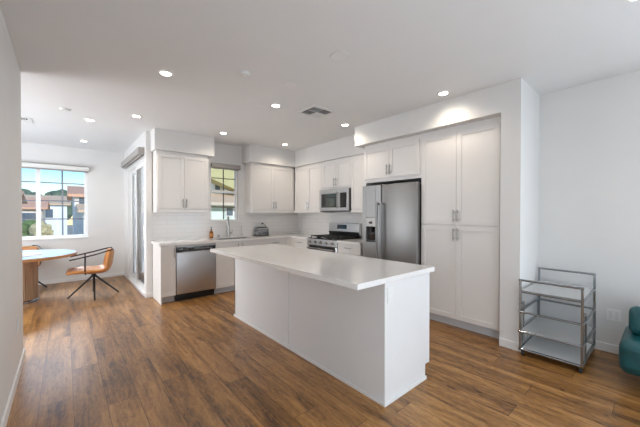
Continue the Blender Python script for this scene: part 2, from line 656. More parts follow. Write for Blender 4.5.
# sliding door: outer frame, two glazed leaves, handle
d1 = struct(MB().box(1.02, 1.13, SY0, SY0 + .045, 0, SZ1).box(1.02, 1.13, SY1 - .045, SY1, 0, SZ1)
            .box(1.02, 1.13, SY0 + .045, SY1 - .045, SZ1 - .045, SZ1).box(1.005, 1.13, SY0 + .045, SY1 - .045, 0, .045).build('door_1', M['vinyl'], bevel=.003))
ym = (SY0 + SY1) / 2


def leaf(y0, y1, x0, x1):
    mb = MB().box(x0, x1, y0, y0 + .075, .045, SZ1 - .045).box(x0, x1, y1 - .075, y1, .045, SZ1 - .045)
    mb.box(x0, x1, y0 + .075, y1 - .075, .045, .14).box(x0, x1, y0 + .075, y1 - .075, SZ1 - .12, SZ1 - .045)
    f = mb.build('sliding_leaf', M['vinyl'], d1, bevel=.003)
    xm_ = (x0 + x1) / 2
    MB().box(xm_ - .004, xm_ + .004, y0 + .075, y1 - .075, .14, SZ1 - .12).build('glass_pane', M['pane'], f)
    return f


l1 = leaf(ym - .04, SY1 - .046, 1.085, 1.12)
l2 = leaf(SY0 + .046, ym + .04, 1.04, 1.075)
MB().rbox(1.015, 1.04, SY0 + .07, SY0 + .095, .95, 1.2, .006).build('door_handle', M['vinyl'], l2, smooth=True)
sh = thing('roller_shade', (.97, 6.7, 2.38), 'long taupe roller shade cassette above the sliding glass door', 'window shade')
MB().rbox(.925, 1.02, 5.72, 7.72, 2.405, 2.515, .008).build('cassette', M['shade'], sh, smooth=True)
MB().rbox(.955, .985, 5.75, 7.69, 2.372, 2.398, .006).box(.966, .972, 5.76, 7.68, 2.395, 2.41).build('bottom_rail', M['shade'], sh, smooth=True)

# ------------------------------------------------------------------ cabinets
# a run of fronts faces -Y ('y') or -X ('x'); u runs along the wall, w comes out of the front plane F


def fbox(mb, ax, F, u0, u1, w0, w1, z0, z1):
    if ax == 'y':
        return mb.box(u0, u1, F - w1, F - w0, z0, z1)
    return mb.box(F - w1, F - w0, u0, u1, z0, z1)


def fpt(ax, F, u, w, z):
    return (u, F - w, z) if ax == 'y' else (F - w, u, z)


def front(ax, F, u0, u1, z0, z1, name, root, handle=None, rail=.058, mat=None):
    """shaker front: stiles, rails and a sunk panel, with an optional bar pull"""
    g = .0015
    u0, u1, z0, z1 = u0 + g, u1 - g, z0 + g, z1 - g
    mb = MB()
    fbox(mb, ax, F, u0, u0 + rail, 0, .02, z0, z1)
    fbox(mb, ax, F, u1 - rail, u1, 0, .02, z0, z1)
    fbox(mb, ax, F, u0 + rail, u1 - rail, 0, .02, z0, z0 + rail)
    fbox(mb, ax, F, u0 + rail, u1 - rail, 0, .02, z1 - rail, z1)
    fbox(mb, ax, F, u0 + rail, u1 - rail, 0, .009, z0 + rail, z1 - rail)
    d = mb.build(name, mat or M['cab'], root, bevel=.0015)
    if handle:
        kind, hu, hz = handle
        L = .075
        h = MB()
        if kind == 'v':
            h.tube([fpt(ax, F, hu, .05, hz - L), fpt(ax, F, hu, .05, hz + L)], .0065, 8)
            for s in (-.048, .048):
                h.tube([fpt(ax, F, hu, .0195, hz + s), fpt(ax, F, hu, .05, hz + s)], .0055, 8)
        else:
            h.tube([fpt(ax, F, hu - L, .05, hz), fpt(ax, F, hu + L, .05, hz)], .0065, 8)
            for s in (-.048, .048):
                h.tube([fpt(ax, F, hu + s, .0195, hz), fpt(ax, F, hu + s, .05, hz)], .0055, 8)
        h.build('handle', M['nickel'], d, smooth=True)
    return d


def slab(ax, F, u0, u1, z0, z1, root, handle=None):
    return front(ax, F, u0, u1, z0, z1, 'drawer', root, handle, rail=.03)


def cabinet(name, label, group, ax, F, back, u0, u1, z0, z1, toe=0.0, toe_in=.075, top_fill=None, rail_low=None):
    c = (u0 + u1) / 2
    base = ((c, (F + back) / 2, z0) if ax == 'y' else ((F + back) / 2, c, z0))
    root = thing(name, base, label, 'cabinet', group)
    depth = back - F
    mb = MB()
    fbox(mb, ax, F, u0, u1, -depth, 0, z0 + toe, z1)
    mb.build('carcass', M['cab'], root, bevel=.001)
    if toe:
        mb = MB()
        fbox(mb, ax, F, u0, u1, -depth, -toe_in, z0, z0 + toe)
        mb.build('toe_kick', M['toe'], root)
    return root


E_ = .0015
BF = 5.07            # carcass front of the sink run (doors stand 2 cm proud)
BW = 5.66
# --- sink run
c = cabinet('base_cabinet', 'narrow white base cabinet at the open end of the sink counter, beside the dishwasher', 'white base cabinets', 'y', BF, BW - E_, 1.125, 1.325, 0, .903, .105)
front('y', BF, 1.125, 1.325, .11, .895, 'door', c, ('v', 1.300, .79), rail=.05)
MB().box(1.109, 1.1235, BF - .02, 5.62 - .016, 0, .903).build('end_panel', M['cab'], c, bevel=.001)
c = cabinet('sink_cabinet', 'white two-door base cabinet under the sink, right of the dishwasher', 'white base cabinets', 'y', BF, BW - E_, 1.965, 2.865, 0, .64, .105)
MB().box(1.965, 2.04, BF, BF + .02, .64, .903).box(2.79, 2.865, BF, BF + .02, .64, .903).box(2.04, 2.79, BF, BF + .018, .64, .903).build('apron', M['cab'], c)
front('y', BF, 1.965, 2.415, .11, .895, 'door', c, ('v', 2.375, .80))
front('y', BF, 2.415, 2.865, .11, .895, 'door', c, ('v', 2.455, .80))
c = cabinet('drawer_cabinet', 'white base cabinet with wide drawer below the toaster', 'white base cabinets', 'y', BF, BW - E_, 2.868, 3.46, 0, .903, .105)
slab('y', BF, 2.868, 3.46, .74, .895, c, ('h', 3.16, .835))
front('y', BF, 2.868, 3.46, .11, .735, 'door', c, ('v', 2.92, .64))
RF = 3.565           # carcass front of the range run
c = cabinet('corner_cabinet', 'white corner base cabinet with a drawer, left of the gas range', 'white base cabinets', 'x', RF, XR - E_, 4.50, 5.65, 0, .903, .105)
MB().box(3.4615, 3.566, 5.05, 5.0685, .105, .903).box(3.546, 3.565, 4.983, 5.05, .105, .903).build('filler', M['cab'], c)
slab('x', RF, 4.50, 4.98, .74, .895, c, ('h', 4.74, .835))
front('x', RF, 4.50, 4.98, .11, .735, 'door', c, ('v', 4.56, .64))
c = cabinet('drawer_cabinet', 'white base cabinet with a drawer between the gas range and the refrigerator', 'white base cabinets', 'x', RF, XR - E_, 3.146, 3.668, 0, .903, .105)
slab('x', RF, 3.146, 3.668, .74, .895, c, ('h', 3.41, .835))
front('x', RF, 3.146, 3.668, .11, .735, 'door', c, ('v', 3.20, .64))

# --- wall cabinets
UF = 5.39
UG = 'white wall cabinets'


def upper(name, label, ax, F, back, u0, u1, doors, z0=1.425, z1=2.428, dz0=1.487, dz1=2.392, hz=1.58):
    c = cabinet(name, label, UG, ax, F, back, u0, u1, z0, z1)
    mb = MB()
    fbox(mb, ax, F, u0, u1, 0, .022, z0, z0 + .05)        # light rail
    mb.build('light_rail', M['cab'], c, bevel=.002)
    for a, b, h in doors:
        front(ax, F, a, b, dz0, dz1, 'door', c, h and ('v', h, hz))
    return c


upper('wall_cabinet', 'white two-door wall cabinet left of the sink window, above the dishwasher', 'y', UF, BW - E_, 1.125, 1.965,
      [(1.14, 1.552, 1.525), (1.552, 1.965, 1.58)], z1=2.438)
upper('wall_cabinet', 'white two-door wall cabinet right of the sink window, above the toaster', 'y', UF, BW - E_, 2.815, 3.845,
      [(2.835, 3.34, 3.312), (3.34, 3.843, 3.368)])
KF = 3.88
upper('wall_cabinet', 'white corner wall cabinet with two narrow doors left of the microwave', 'x', KF, XR - E_, 4.445, 5.385,
      [(4.90, 5.36, 4.928), (4.447, 4.90, 4.872)])
c = cabinet('wall_cabinet', 'short white two-door wall cabinet directly above the microwave', UG, 'x', KF, XR - E_, 3.660, 4.442, 1.868, 2.428)
front('x', KF, 4.051, 4.442, 1.905, 2.392, 'door', c, ('v', 4.08, 2.0))
front('x', KF, 3.660, 4.051, 1.905, 2.392, 'door', c, ('v', 4.022, 2.0))
upper('wall_cabinet', 'narrow single-door white wall cabinet between the microwave and the refrigerator', 'x', KF, XR - E_, 3.246, 3.657,
      [(3.30, 3.657, None)])
PF = 3.63
c = cabinet('wall_cabinet', 'white two-door cabinet directly above the refrigerator', UG, 'x', PF, XR - E_, 2.140, 3.142, 1.885, 2.473)
front('x', PF, 2.655, 3.140, 1.94, 2.405, 'door', c, ('v', 2.682, 2.05))
front('x', PF, 2.170, 2.655, 1.94, 2.405, 'door', c, ('v', 2.628, 2.05))
e = thing('side_panel', (3.9, 3.09, 0), 'white full-height end panel between the refrigerator and the drawer cabinet', 'panel')
MB().box(3.62, XR - .003, 3.104, 3.142, 0, 1.884).build('panel_board', M['cab'], e, bevel=.001)
c = cabinet('pantry_cabinet', 'tall four-door white pantry cabinet right of the refrigerator', UG, 'x', PF, XR - E_, 1.152, 2.138, 0, 2.473, .105, .05)
for a, b, h in ((1.665, 2.134, 1.69), (1.190, 1.665, 1.64)):
    front('x', PF, a, b, 1.268, 2.405, 'door', c, ('v', h, 1.375))
    front('x', PF, a, b, .112, 1.256, 'door', c, ('v', h, 1.150))

# ------------------------------------------------------------------ worktops and backsplash
CZ0, CZ1 = .9045, .944
SKX0, SKX1, SKY0, SKY1 = 2.06, 2.76, 5.14, 5.52
wk = MB()
wk.box(1.085, SKX0, 5.03, BW - .002, CZ0, CZ1).box(SKX1, XR - .002, 5.03, BW - .002, CZ0, CZ1)
wk.box(SKX0, SKX1, 5.03, SKY0, CZ0, CZ1).box(SKX0, SKX1, SKY1, BW - .002, CZ0, CZ1)
wk.box(3.525, XR - .002, 4.492, 5.03, CZ0, CZ1)
o = wk.build('worktop', M['quartz'])

tag(o, 'white quartz worktop on the sink run, wrapping the corner to the gas range', 'countertop')
o = MB().box(3.525, XR - .002, 3.146, 3.668, CZ0, CZ1).build('worktop', M['quartz'], bevel=.002)
tag(o, 'short white quartz worktop between the gas range and the refrigerator', 'countertop')
struct(MB().box(1.112, KX0, 5.652, 5.6595, CZ1, 1.43).box(KX0, KX1, 5.652, 5.6595, CZ1, 1.25).box(KX1, 4.18, 5.652, 5.6595, CZ1, 1.43)
       .build('wall_backsplash_sink', M['tile_y']))
struct(MB().box(4.1715, 4.1795, 3.146, 5.652, CZ1, 1.43).build('wall_backsplash_range', M['tile_x']))

# sink, faucet and small things on the counter
snk = MB()
t_ = .004
_k = (SKX0, SKX1, SKY0, SKY1)
SKX0, SKX1, SKY0, SKY1 = SKX0 + .003, SKX1 - .003, SKY0 + .003, SKY1 - .003
snk.box(SKX0, SKX1, SKY0, SKY1, .70, .704)
snk.box(SKX0, SKX0 + t_, SKY0, SKY1, .704, CZ0 + .03).box(SKX1 - t_, SKX1, SKY0, SKY1, .704, CZ0 + .03)
snk.box(SKX0 + t_, SKX1 - t_, SKY0, SKY0 + t_, .704, CZ0 + .03).box(SKX0 + t_, SKX1 - t_, SKY1 - t_, SKY1, .704, CZ0 + .03)
sr = thing('kitchen_sink', (2.4, 5.33, .70), 'stainless sink basin set in the worktop under the kitchen window', 'sink')
snk.build('basin', M['steel'], sr)
MB().lathe((2.4, 5.36, .704), [(.045, 0), (.045, .004), (.02, .004)], 20).build('drain', M['chrome'], sr, smooth=True)

fx, fy = 2.43, 5.585
fr = thing('faucet', (fx, fy, CZ1), 'tall brushed nickel pull-down faucet behind the sink', 'faucet')
MB().lathe((fx, fy, CZ1), [(.034, 0), (.034, .008), (.030, .012), (.026, .10), (.019, .20), (.015, .30)], 20).build('body', M['nickel'], fr, smooth=True)
arc = [(fx, fy, CZ1 + .29), (fx - .002, fy - .002, CZ1 + .34)]
for k in range(0, 9):
    a = math.pi * k / 8
    r_ = .075
    arc.append((fx - (r_ - r_ * math.cos(a)) * .50, fy - (r_ - r_ * math.cos(a)) * .86, CZ1 + .345 + r_ * .75 * math.sin(a)))
tipx, tipy = arc[-1][0], arc[-1][1]
MB().tube(arc, .0125, 10).build('spout', M['nickel'], fr, smooth=True)
MB().lathe((tipx, tipy, CZ1 + .235), [(.018, 0), (.021, .03), (.014, .115)], 14).build('spray_head', M['nickel'], fr, smooth=True)
MB().tube([(fx + .025, fy, CZ1 + .075), (fx + .075, fy - .005, CZ1 + .085)], [.013, .011]).tube([(fx + .068, fy - .004, CZ1 + .08), (fx + .078, fy - .02, CZ1 + .15)], [.008, .006]).build('lever', M['nickel'], fr, smooth=True)

fx2, fy2 = 2.70, 5.59
fr = thing('filter_tap', (fx2, fy2, CZ1), 'slim small nickel drinking-water tap right of the main faucet', 'faucet')
MB().lathe((fx2, fy2, CZ1), [(.024, 0), (.024, .006), (.013, .014), (.011, .05), (.008, .06)], 16).build('body', M['nickel'], fr, smooth=True)
MB().tube([(fx2, fy2, CZ1 + .055), (fx2, fy2, CZ1 + .19), (fx2 - .006, fy2 - .015, CZ1 + .215), (fx2 - .02, fy2 - .045, CZ1 + .215), (fx2 - .026, fy2 - .06, CZ1 + .195)], .006).build('spout', M['nickel'], fr, smooth=True)
MB().tube([(fx2, fy2, CZ1 + .04), (fx2 + .045, fy2 - .01, CZ1 + .045)], .006).build('lever', M['nickel'], fr, smooth=True)

o = MB().lathe((2.235, 5.585, CZ1), [(.022, 0), (.022, .045), (.019, .055), (.006, .058)], 18).build('air_gap', M['nickel'], smooth=True)
tag(o, 'short round nickel air gap cap left of the faucet', 'sink fitting')

sx, sy = 2.085, 5.57
sb = thing('soap_bottle', (sx, sy, CZ1), 'amber soap bottle with a dark pump left of the sink', 'bottle')
MB().lathe((sx, sy, CZ1), [(.033, 0), (.036, .006), (.036, .105), (.028, .125), (.013, .138), (.013, .15)], 20).build('bottle_body', M['amber'], sb, smooth=True)
MB().lathe((sx, sy, CZ1), [(.0365, .03), (.0372, .032), (.0372, .085), (.0365, .087)], 20, cap=False).build('paper_label', M['label'], sb, smooth=True)
MB().lathe((sx, sy, CZ1), [(.015, .151), (.015, .168), (.006, .172), (.006, .20), (.011, .202), (.011, .212)], 14).tube([(sx, sy, CZ1 + .206), (sx - .01, sy - .04, CZ1 + .204)], .005).build('pump', M['black'], sb, smooth=True)

# toaster
tx, ty = 3.10, 5.49
tr_ = thing('toaster', (tx, ty, CZ1), 'chrome two-slice toaster on the counter near the corner', 'toaster')
prof = []
for k in range(0, 13):
    a = math.pi * k / 12
    prof.append((ty - .085 * math.cos(a) * (1 if abs(math.cos(a)) < .9 else 1), CZ1 + .12 + .065 * math.sin(a)))
prof = [(ty - .085, CZ1 + .022)] + prof + [(ty + .085, CZ1 + .022)]
MB().prism(prof, tx - .125, tx + .125, 'x').build('shell', M['chrome'], tr_, smooth=True)
MB().rbox(tx - .135, tx + .135, ty - .092, ty + .092, CZ1 + .002, CZ1 + .026, .006).build('base', M['black'], tr_, smooth=True)
MB().box(tx - .10, tx + .10, ty - .04, ty - .014, CZ1 + .1795, CZ1 + .1865).box(tx - .10, tx + .10, ty + .014, ty + .04, CZ1 + .1795, CZ1 + .1865).build('bread_slots', M['black'], tr_)
MB().rbox(tx - .151, tx - .127, ty - .02, ty + .02, CZ1 + .10, CZ1 + .116, .004).build('lever', M['black'], tr_)
MB().lathe((tx - .09, ty - .088, CZ1 + .03), [(.012, 0), (.012, .02)], 12).build('dial', M['black'], tr_)
cd = [(tx + .12, ty + .05, CZ1 + .03), (tx + .17, ty + .09, CZ1 + .02), (tx + .20, ty + .13, CZ1 + .10), (tx + .185, ty + .145, CZ1 + .20), (tx + .14, ty + .145, CZ1 + .245), (tx + .115, ty + .15, CZ1 + .25)]
MB().tube(cd, .005, 8).rbox(tx + .095, tx + .12, ty + .13, ty + .161, CZ1 + .235, CZ1 + .265, .004).build('power_cord', M['black'], tr_, smooth=True)

# ------------------------------------------------------------------ dishwasher
dw = thing('dishwasher', (1.645, 5.35, 0), 'stainless steel dishwasher with a black control strip, left of the sink cabinet', 'dishwasher')
MB().box(1.33, 1.96, BF + .005, BW - .01, .10, .902).build('tub', M['darkgap'], dw)
MB().rbox(1.334, 1.956, 5.035, BF + .005, .118, .785, .006).build('door_panel', M['steel_h'], dw, smooth=True)
MB().rbox(1.334, 1.956, 5.038, BF + .005, .79, .865, .005).build('control_strip', M['blackglass'], dw, smooth=True)
MB().box(1.334, 1.956, 5.048, BF + .004, .866, .90).build('vent_strip', M['nickel'], dw)
MB().box(1.42, 1.86, 5.0335, 5.0385, .792, .80).box(1.60, 1.90, 5.036, 5.0385, .825, .835).build('pocket_grip', M['steel'], dw)
MB().box(1.33, 1.96, 5.115, 5.14, 0, .105).build('toe_panel', M['black'], dw)

# ------------------------------------------------------------------ gas range
Y0, Y1 = 3.6725, 4.4885
rg = thing('gas_range', (3.85, 4.08, 0), 'stainless steel gas range with black grates on the fridge side of the kitchen', 'stove')
MB().box(3.56, 4.168, Y0, Y1, .03, .925).build('body', M['darkgap'], rg)
MB().rbox(3.55, 4.12, Y0, Y1, .925, .951, .006).build('cooktop', M['blackglass'], rg, smooth=True)
cp_ = MB().prism([(3.515, .825), (3.565, .825), (3.565, .935), (3.530, .935)], Y0, Y1, 'y').build('control_panel', M['steel_h'], rg, bevel=.003)
for i in range(5):
    yy = Y0 + .10 + i * (Y1 - Y0 - .20) / 4
    b = bmesh.new()
    bmesh.ops.create_cone(b, cap_ends=True, segments=18, radius1=.027, radius2=.022, depth=.035)
    bmesh.ops.rotate(b, cent=(0, 0, 0), matrix=Matrix.Rotation(R(-90), 3, 'Y'), verts=b.verts)
    bmesh.ops.translate(b, vec=(3.505, yy, .880), verts=b.verts)
    MB().merge(b).build('knob', M['nickel'] if i != 2 else M['nickel'], cp_, smooth=True)
od = MB().rbox(3.535, 3.56, Y0 + .003, Y1 - .003, .235, .815, .005).build('oven_door', M['steel_h'], rg, smooth=True)
MB().box(3.5335, 3.5355, Y0 + .05, Y1 - .05, .36, .812).build('oven_window', M['blackglass'], od)
MB().tube([(3.487, Y0 + .05, .765), (3.487, Y1 - .05, .765)], .014).tube([(3.487, Y0 + .09, .765), (3.54, Y0 + .09, .765)], .010).tube([(3.487, Y1 - .09, .765), (3.54, Y1 - .09, .765)], .010).build('handle', M['steel'], od, smooth=True)
MB().rbox(3.538, 3.56, Y0 + .003, Y1 - .003, .075, .228, .005).build('storage_drawer', M['steel_h'], rg, smooth=True)
MB().box(3.60, 4.12, Y0 + .01, Y1 - .01, 0, .072).build('foot_base', M['black'], rg)
bg = MB().prism([(4.085, 1.06), (4.168, .952), (4.168, 1.222), (4.105, 1.222)], Y0, Y1, 'y').build('backguard', M['steel_h'], rg, bevel=.004)
MB().prism([(4.083, 1.058), (4.10, .952), (4.15, .952), (4.13, 1.058)], Y0 + .004, Y1 - .004, 'y').build('backguard_vent', M['black'], rg)
MB().prism([(4.086, 1.105), (4.0975, 1.105), (4.1065, 1.19), (4.097, 1.19)], 3.99, 4.25, 'y').build('display', M['blackglass'], bg)
for k in range(3):
    a0 = Y0 + .03 + k * (Y1 - Y0 - .06) / 3
    a1 = Y0 + .03 + (k + 1) * (Y1 - Y0 - .06) / 3 - .008
    gm = MB()
    for yy in (a0 + .006, (a0 + a1) / 2, a1 - .006):
        gm.box(3.585, 4.06, yy - .006, yy + .006, .972, .988)
    for xx in (3.591, 3.71, 3.825, 3.94, 4.054):
        gm.box(xx - .006, xx + .006, a0, a1, .972, .988)
    for xx in (3.591, 4.054):
        for yy in (a0 + .006, a1 - .006):
            gm.box(xx - .006, xx + .006, yy - .006, yy + .006, .951, .973)
    gm.build('grate', M['iron'], rg)
for xx in (3.70, 3.95):
    for yy in (Y0 + .15, (Y0 + Y1) / 2, Y1 - .15):
        MB().lathe((xx, yy, .951), [(.045, 0), (.045, .008), (.032, .010), (.032, .018)], 16).build('burner', M['iron'], rg, smooth=True)

# ------------------------------------------------------------------ microwave
mw = thing('microwave', (3.98, 4.05, 1.445), 'stainless over-the-range microwave under the short wall cabinet', 'microwave')
m0, m1 = 3.664, 4.438
MB().box(3.825, XR - .004, m0, m1, 1.455, 1.864).build('case', M['darkgap'], mw)
dr = MB().box(3.79, 3.825, m0 + .22, m1, 1.46, 1.52).box(3.79, 3.825, m0 + .22, m1, 1.78, 1.862).box(3.79, 3.825, m1 - .05, m1, 1.52, 1.78).box(3.79, 3.825, m0 + .22, m0 + .275, 1.52, 1.78).build('door', M['steel_h'], mw, bevel=.003)
MB().box(3.796, 3.82, m0 + .276, m1 - .051, 1.521, 1.779).build('door_window', M['blackglass'], dr)
MB().tube([(3.757, m0 + .247, 1.50), (3.757, m0 + .247, 1.81)], .011).tube([(3.757, m0 + .247, 1.53), (3.79, m0 + .247, 1.53)], .008).tube([(3.757, m0 + .247, 1.78), (3.79, m0 + .247, 1.78)], .008).build('handle', M['steel'], dr, smooth=True)
cpn = MB().box(3.791, 3.825, m0, m0 + .218, 1.46, 1.862).build('control_panel', M['steel_h'], mw, bevel=.003)
MB().box(3.789, 3.7925, m0 + .035, m0 + .195, 1.515, 1.785).build('keypad', M['blackglass'], cpn)
MB().box(3.80, 4.16, m0 + .01, m1 - .01, 1.443, 1.4545).build('vent_grille', M['black'], mw)

# ------------------------------------------------------------------ refrigerator
fg = thing('refrigerator', (3.8, 2.55, 0), 'stainless steel side-by-side refrigerator with ice and water dispenser in the door', 'refrigerator')
f0, f1, fs = 2.146, 3.096, 2.735
MB().box(3.625, 4.165, f0 + .005, f1, .03, 1.80).build('case', M['darkgap'], fg)
MB().box(3.64, 4.15, f0 + .01, f1 - .01, 0, .03).build('foot_base', M['black'], fg)
ld = MB()
dy0, dy1, dz0, dz1 = 2.838, 3.022, .975, 1.345
ld.box(3.53, 3.615, fs + .004, dy0, .06, 1.83).box(3.53, 3.615, dy1, f1, .06, 1.83).box(3.53, 3.615, dy0, dy1, .06, dz0).box(3.53, 3.615, dy0, dy1, dz1, 1.83)
ld = ld.build('freezer_door', M['steel'], fg, bevel=.004)
rd = MB().rbox(3.53, 3.615, f0, fs - .004, .06, 1.83, .012).build('refrigerator_door', M['steel'], fg, smooth=True)
ds = MB().box(3.58, 3.614, dy0 + .002, dy1 - .002, dz0 + .002, dz1 - .002).box(3.527, 3.58, dy0 + .002, dy1 - .002, 1.21, dz1 - .002).build('dispenser', M['nickel'], ld, bevel=.002)
MB().box(3.525, 3.528, dy0 + .06, dy1 - .06, 1.25, 1.285).box(3.574, 3.579, dy0 + .01, dy1 - .01, dz0 + .02, 1.205).build('dispenser_cavity', M['blackglass'], ld)
MB().tube([(3.555, 2.93, 1.209), (3.555, 2.93, 1.12)], [.022, .012]).build('dispenser_spout', M['black'], ld)
MB().box(3.526, 3.574, dy0 + .004, dy1 - .004, dz0 + .003, dz0 + .016).build('drip_tray', M['black'], ld)
for d, yy in ((ld, fs + .038), (rd, fs - .038)):
    pts = []
    for k in range(9):
        a = k / 8
        pts.append((3.485 - .016 * math.sin(math.pi * a), yy, .50 + a * 1.07))
    MB().tube(pts, .0145, 10).tube([(3.488, yy, .525), (3.532, yy, .525)], .011).tube([(3.488, yy, 1.545), (3.532, yy, 1.545)], .011).build('handle', M['steel'], d, smooth=True)
MB().box(3.55, 3.625, f0 + .01, f1 - .01, .035, .058).build('toe_grille', M['black'], fg)

# ------------------------------------------------------------------ island
IX0, IX1, IY0, IY1 = 1.757, 2.379, 1.324, 3.845
isl = thing('kitchen_island', (2.07, 2.58, 0), 'long white panelled kitchen island cabinet in the middle of the floor', 'kitchen island')
MB().box(IX0 + .02, IX1 - .02, IY0 + .02, IY1 - .02, .105, .9035).build('carcass', M['island'], isl)
MB().box(IX0 + .02, 2.313, IY0 + .02, IY1 - .02, 0, .105).build('toe_kick', M['island'], isl)
MB().box(IX0, IX0 + .02, 2.585, IY1, 0, .9035).build('back_panel', M['island'], isl, bevel=.001)
MB().box(IX0 + .002, IX0 + .02, IY0 + .02, 2.545, 0, .9035).build('back_panel', M['island'], isl, bevel=.001)
MB().box(IX0 - .004, IX0 + .02, 2.548, 2.582, .03, .9035).build('seam_batten', M['island'], isl, bevel=.002)
MB().prism([(IX0 - .002, 0), (2.313, 0), (2.313, .125), (IX1, .125), (IX1, .9035), (IX0 - .002, .9035)], IY0, IY0 + .02, 'y').build('end_panel', M['island'], isl, bevel=.0015)
MB().prism([(IX0, 0), (2.313, 0), (2.313, .125), (IX1, .125), (IX1, .9035), (IX0, .9035)], IY1 - .02, IY1, 'y').build('end_panel', M['island'], isl, bevel=.0015)
MB().box(IX0 - .014, IX0 - .0045, IY0 - .012, IY1 + .012, 0, .03).box(IX0 - .0045, 2.318, IY0 - .012, IY0 - .0005, 0, .03).build('base_moulding', M['trim'], isl, bevel=.004)
for k in range(4):
    a = IY0 + .03 + k * (IY1 - IY0 - .06) / 4
    b_ = IY0 + .03 + (k + 1) * (IY1 - IY0 - .06) / 4
    mbd = MB().box(IX1 - .02, IX1, a + .002, b_ - .002, .115, .895)
    d = mbd.build('door', M['island'], isl, bevel=.002)
    MB().tube([(IX1 + .03, (a + b_) / 2, .72), (IX1 + .03, (a + b_) / 2, .85)], .006).build('handle', M['nickel'], d)
o = MB().box(1.433, 2.415, 1.297, 3.872, .9045, .9445).build('island_worktop', M['quartz'], bevel=.003)
tag(o, 'large white quartz slab overhanging the kitchen island', 'countertop')
oi = thing('wall_outlet', (1.815, IY0, .80), 'white outlet plate on the end panel of the island', 'outlet')
MB().rbox(1.782, 1.850, IY0 - .006, IY0 - .0002, .745, .86, .0025, 2).build('plate', M['outlet'], oi)
MB().box(1.801, 1.831, IY0 - .008, IY0 - .0055, .81, .84).box(1.801, 1.831, IY0 - .008, IY0 - .0055, .765, .795).build('socket', M['grille'], oi)
oi = thing('wall_outlet', (XR, .337, .384), 'white outlet plate on the right wall beside the chrome cart', 'outlet')
MB().rbox(XR - .007, XR - .0002, .285, .39, .325, .44, .0025, 2).build('plate', M['outlet'], oi)
MB().box(XR - .009, XR - .0065, .305, .327, .345, .42).box(XR - .009, XR - .0065, .348, .370, .345, .42).build('socket', M['sensor'], oi)
oi = thing('wall_outlet', (XL, 3.6, .45), 'white outlet plate low on the left wall', 'outlet')
MB().rbox(XL + .0002, XL + .007, 3.565, 3.635, .39, .505, .0025, 2).build('plate', M['outlet'], oi)
MB().box(XL + .0065, XL + .009, 3.585, 3.615, .455, .485).box(XL + .0065, XL + .009, 3.585, 3.615, .41, .44).build('socket', M['grille'], oi)

# ------------------------------------------------------------------ chrome cart
CX0, CX1, CY0, CY1 = 3.425, 4.085, .472, .938
ct = thing('bar_cart', (3.755, .705, 0), 'tubular chrome three-tier bar cart with glass shelves against the right wall', 'cart')
q = .0105
for xx, top in ((CX0, .745), (CX1, .785)):
    for yy in (CY0, CY1):
        MB().tube([(xx, yy, .055), (xx, yy, top)], q).build('post', M['chrome'], ct, smooth=True)


def ring(z, x0, x1, y0, y1, name, rr=q):
    mb = MB().tube([(x0 - rr, y0, z), (x1 + rr, y0, z)], rr).tube([(x0 - rr, y1, z), (x1 + rr, y1, z)], rr)
    mb.tube([(x0, y0, z), (x0, y1, z)], rr).tube([(x1, y0, z), (x1, y1, z)], rr)
    return mb.build(name, M['chrome'], ct, smooth=True)


MB().tube([(CX0, CY0 - q, .745), (CX0, CY1 + q + .004, .745)], q).build('gallery_rail', M['chrome'], ct, smooth=True)
MB().tube([(CX1, CY0 - q, .785), (CX1, CY1 + q, .785)], q).build('gallery_rail', M['chrome'], ct, smooth=True)
ring(.630, CX0, CX1, CY0, CY1, 'shelf_frame')
ring(.432, CX0 - .008, CX1, CY0 - .004, CY1 + .006, 'gallery_rail')
ring(.238, CX0 - .012, CX1, CY0 - .004, CY1 + .006, 'shelf_frame')
ring(.062, CX0, CX1, CY0, CY1, 'shelf_frame', .013)
for z in (.638, .246):
    MB().box(CX0 + .006, CX1 - .006, CY0 + .006, CY1 - .006, z, z + .008).build('glass_shelf', M['shelfglass'], ct)
MB().box(CX0 + .012, CX1 - .012, CY0 + .012, CY1 - .012, .066, .073).build('bottom_plate', M['plate'], ct)
for yy in (CY0 - .004, CY1 + .006):
    for xx in (CX0 + .125, CX1 - .004):
        MB().tube([(xx, yy, .075), (xx, yy, .50)], .009).build('side_post', M['chrome'], ct, smooth=True)
    MB().tube([(CX0, yy, .50), (CX0 + .125, yy, .50)], .009).build('side_rail', M['chrome'], ct, smooth=True)
for xx in (CX0 + .01, CX1 - .01):
    for yy in (CY0 + .01, CY1 - .02):
        b = bmesh.new()
        bmesh.ops.create_cone(b, cap_ends=True, segments=18, radius1=.022, radius2=.022, depth=.018)
        bmesh.ops.rotate(b, cent=(0, 0, 0), matrix=Matrix.Rotation(R(90), 3, 'X'), verts=b.verts)
        bmesh.ops.translate(b, vec=(xx, yy, .022), verts=b.verts)
        MB().merge(b).box(xx - .012, xx + .012, yy - .014, yy + .014, .038, .055).build('caster', M['rubber'], ct, smooth=True)

# ------------------------------------------------------------------ teal sofa at the right edge
so = thing('leather_sofa', (3.55, -.6, 0), 'teal leather sofa with rounded cushions by the right wall', 'sofa')
SYE = .232


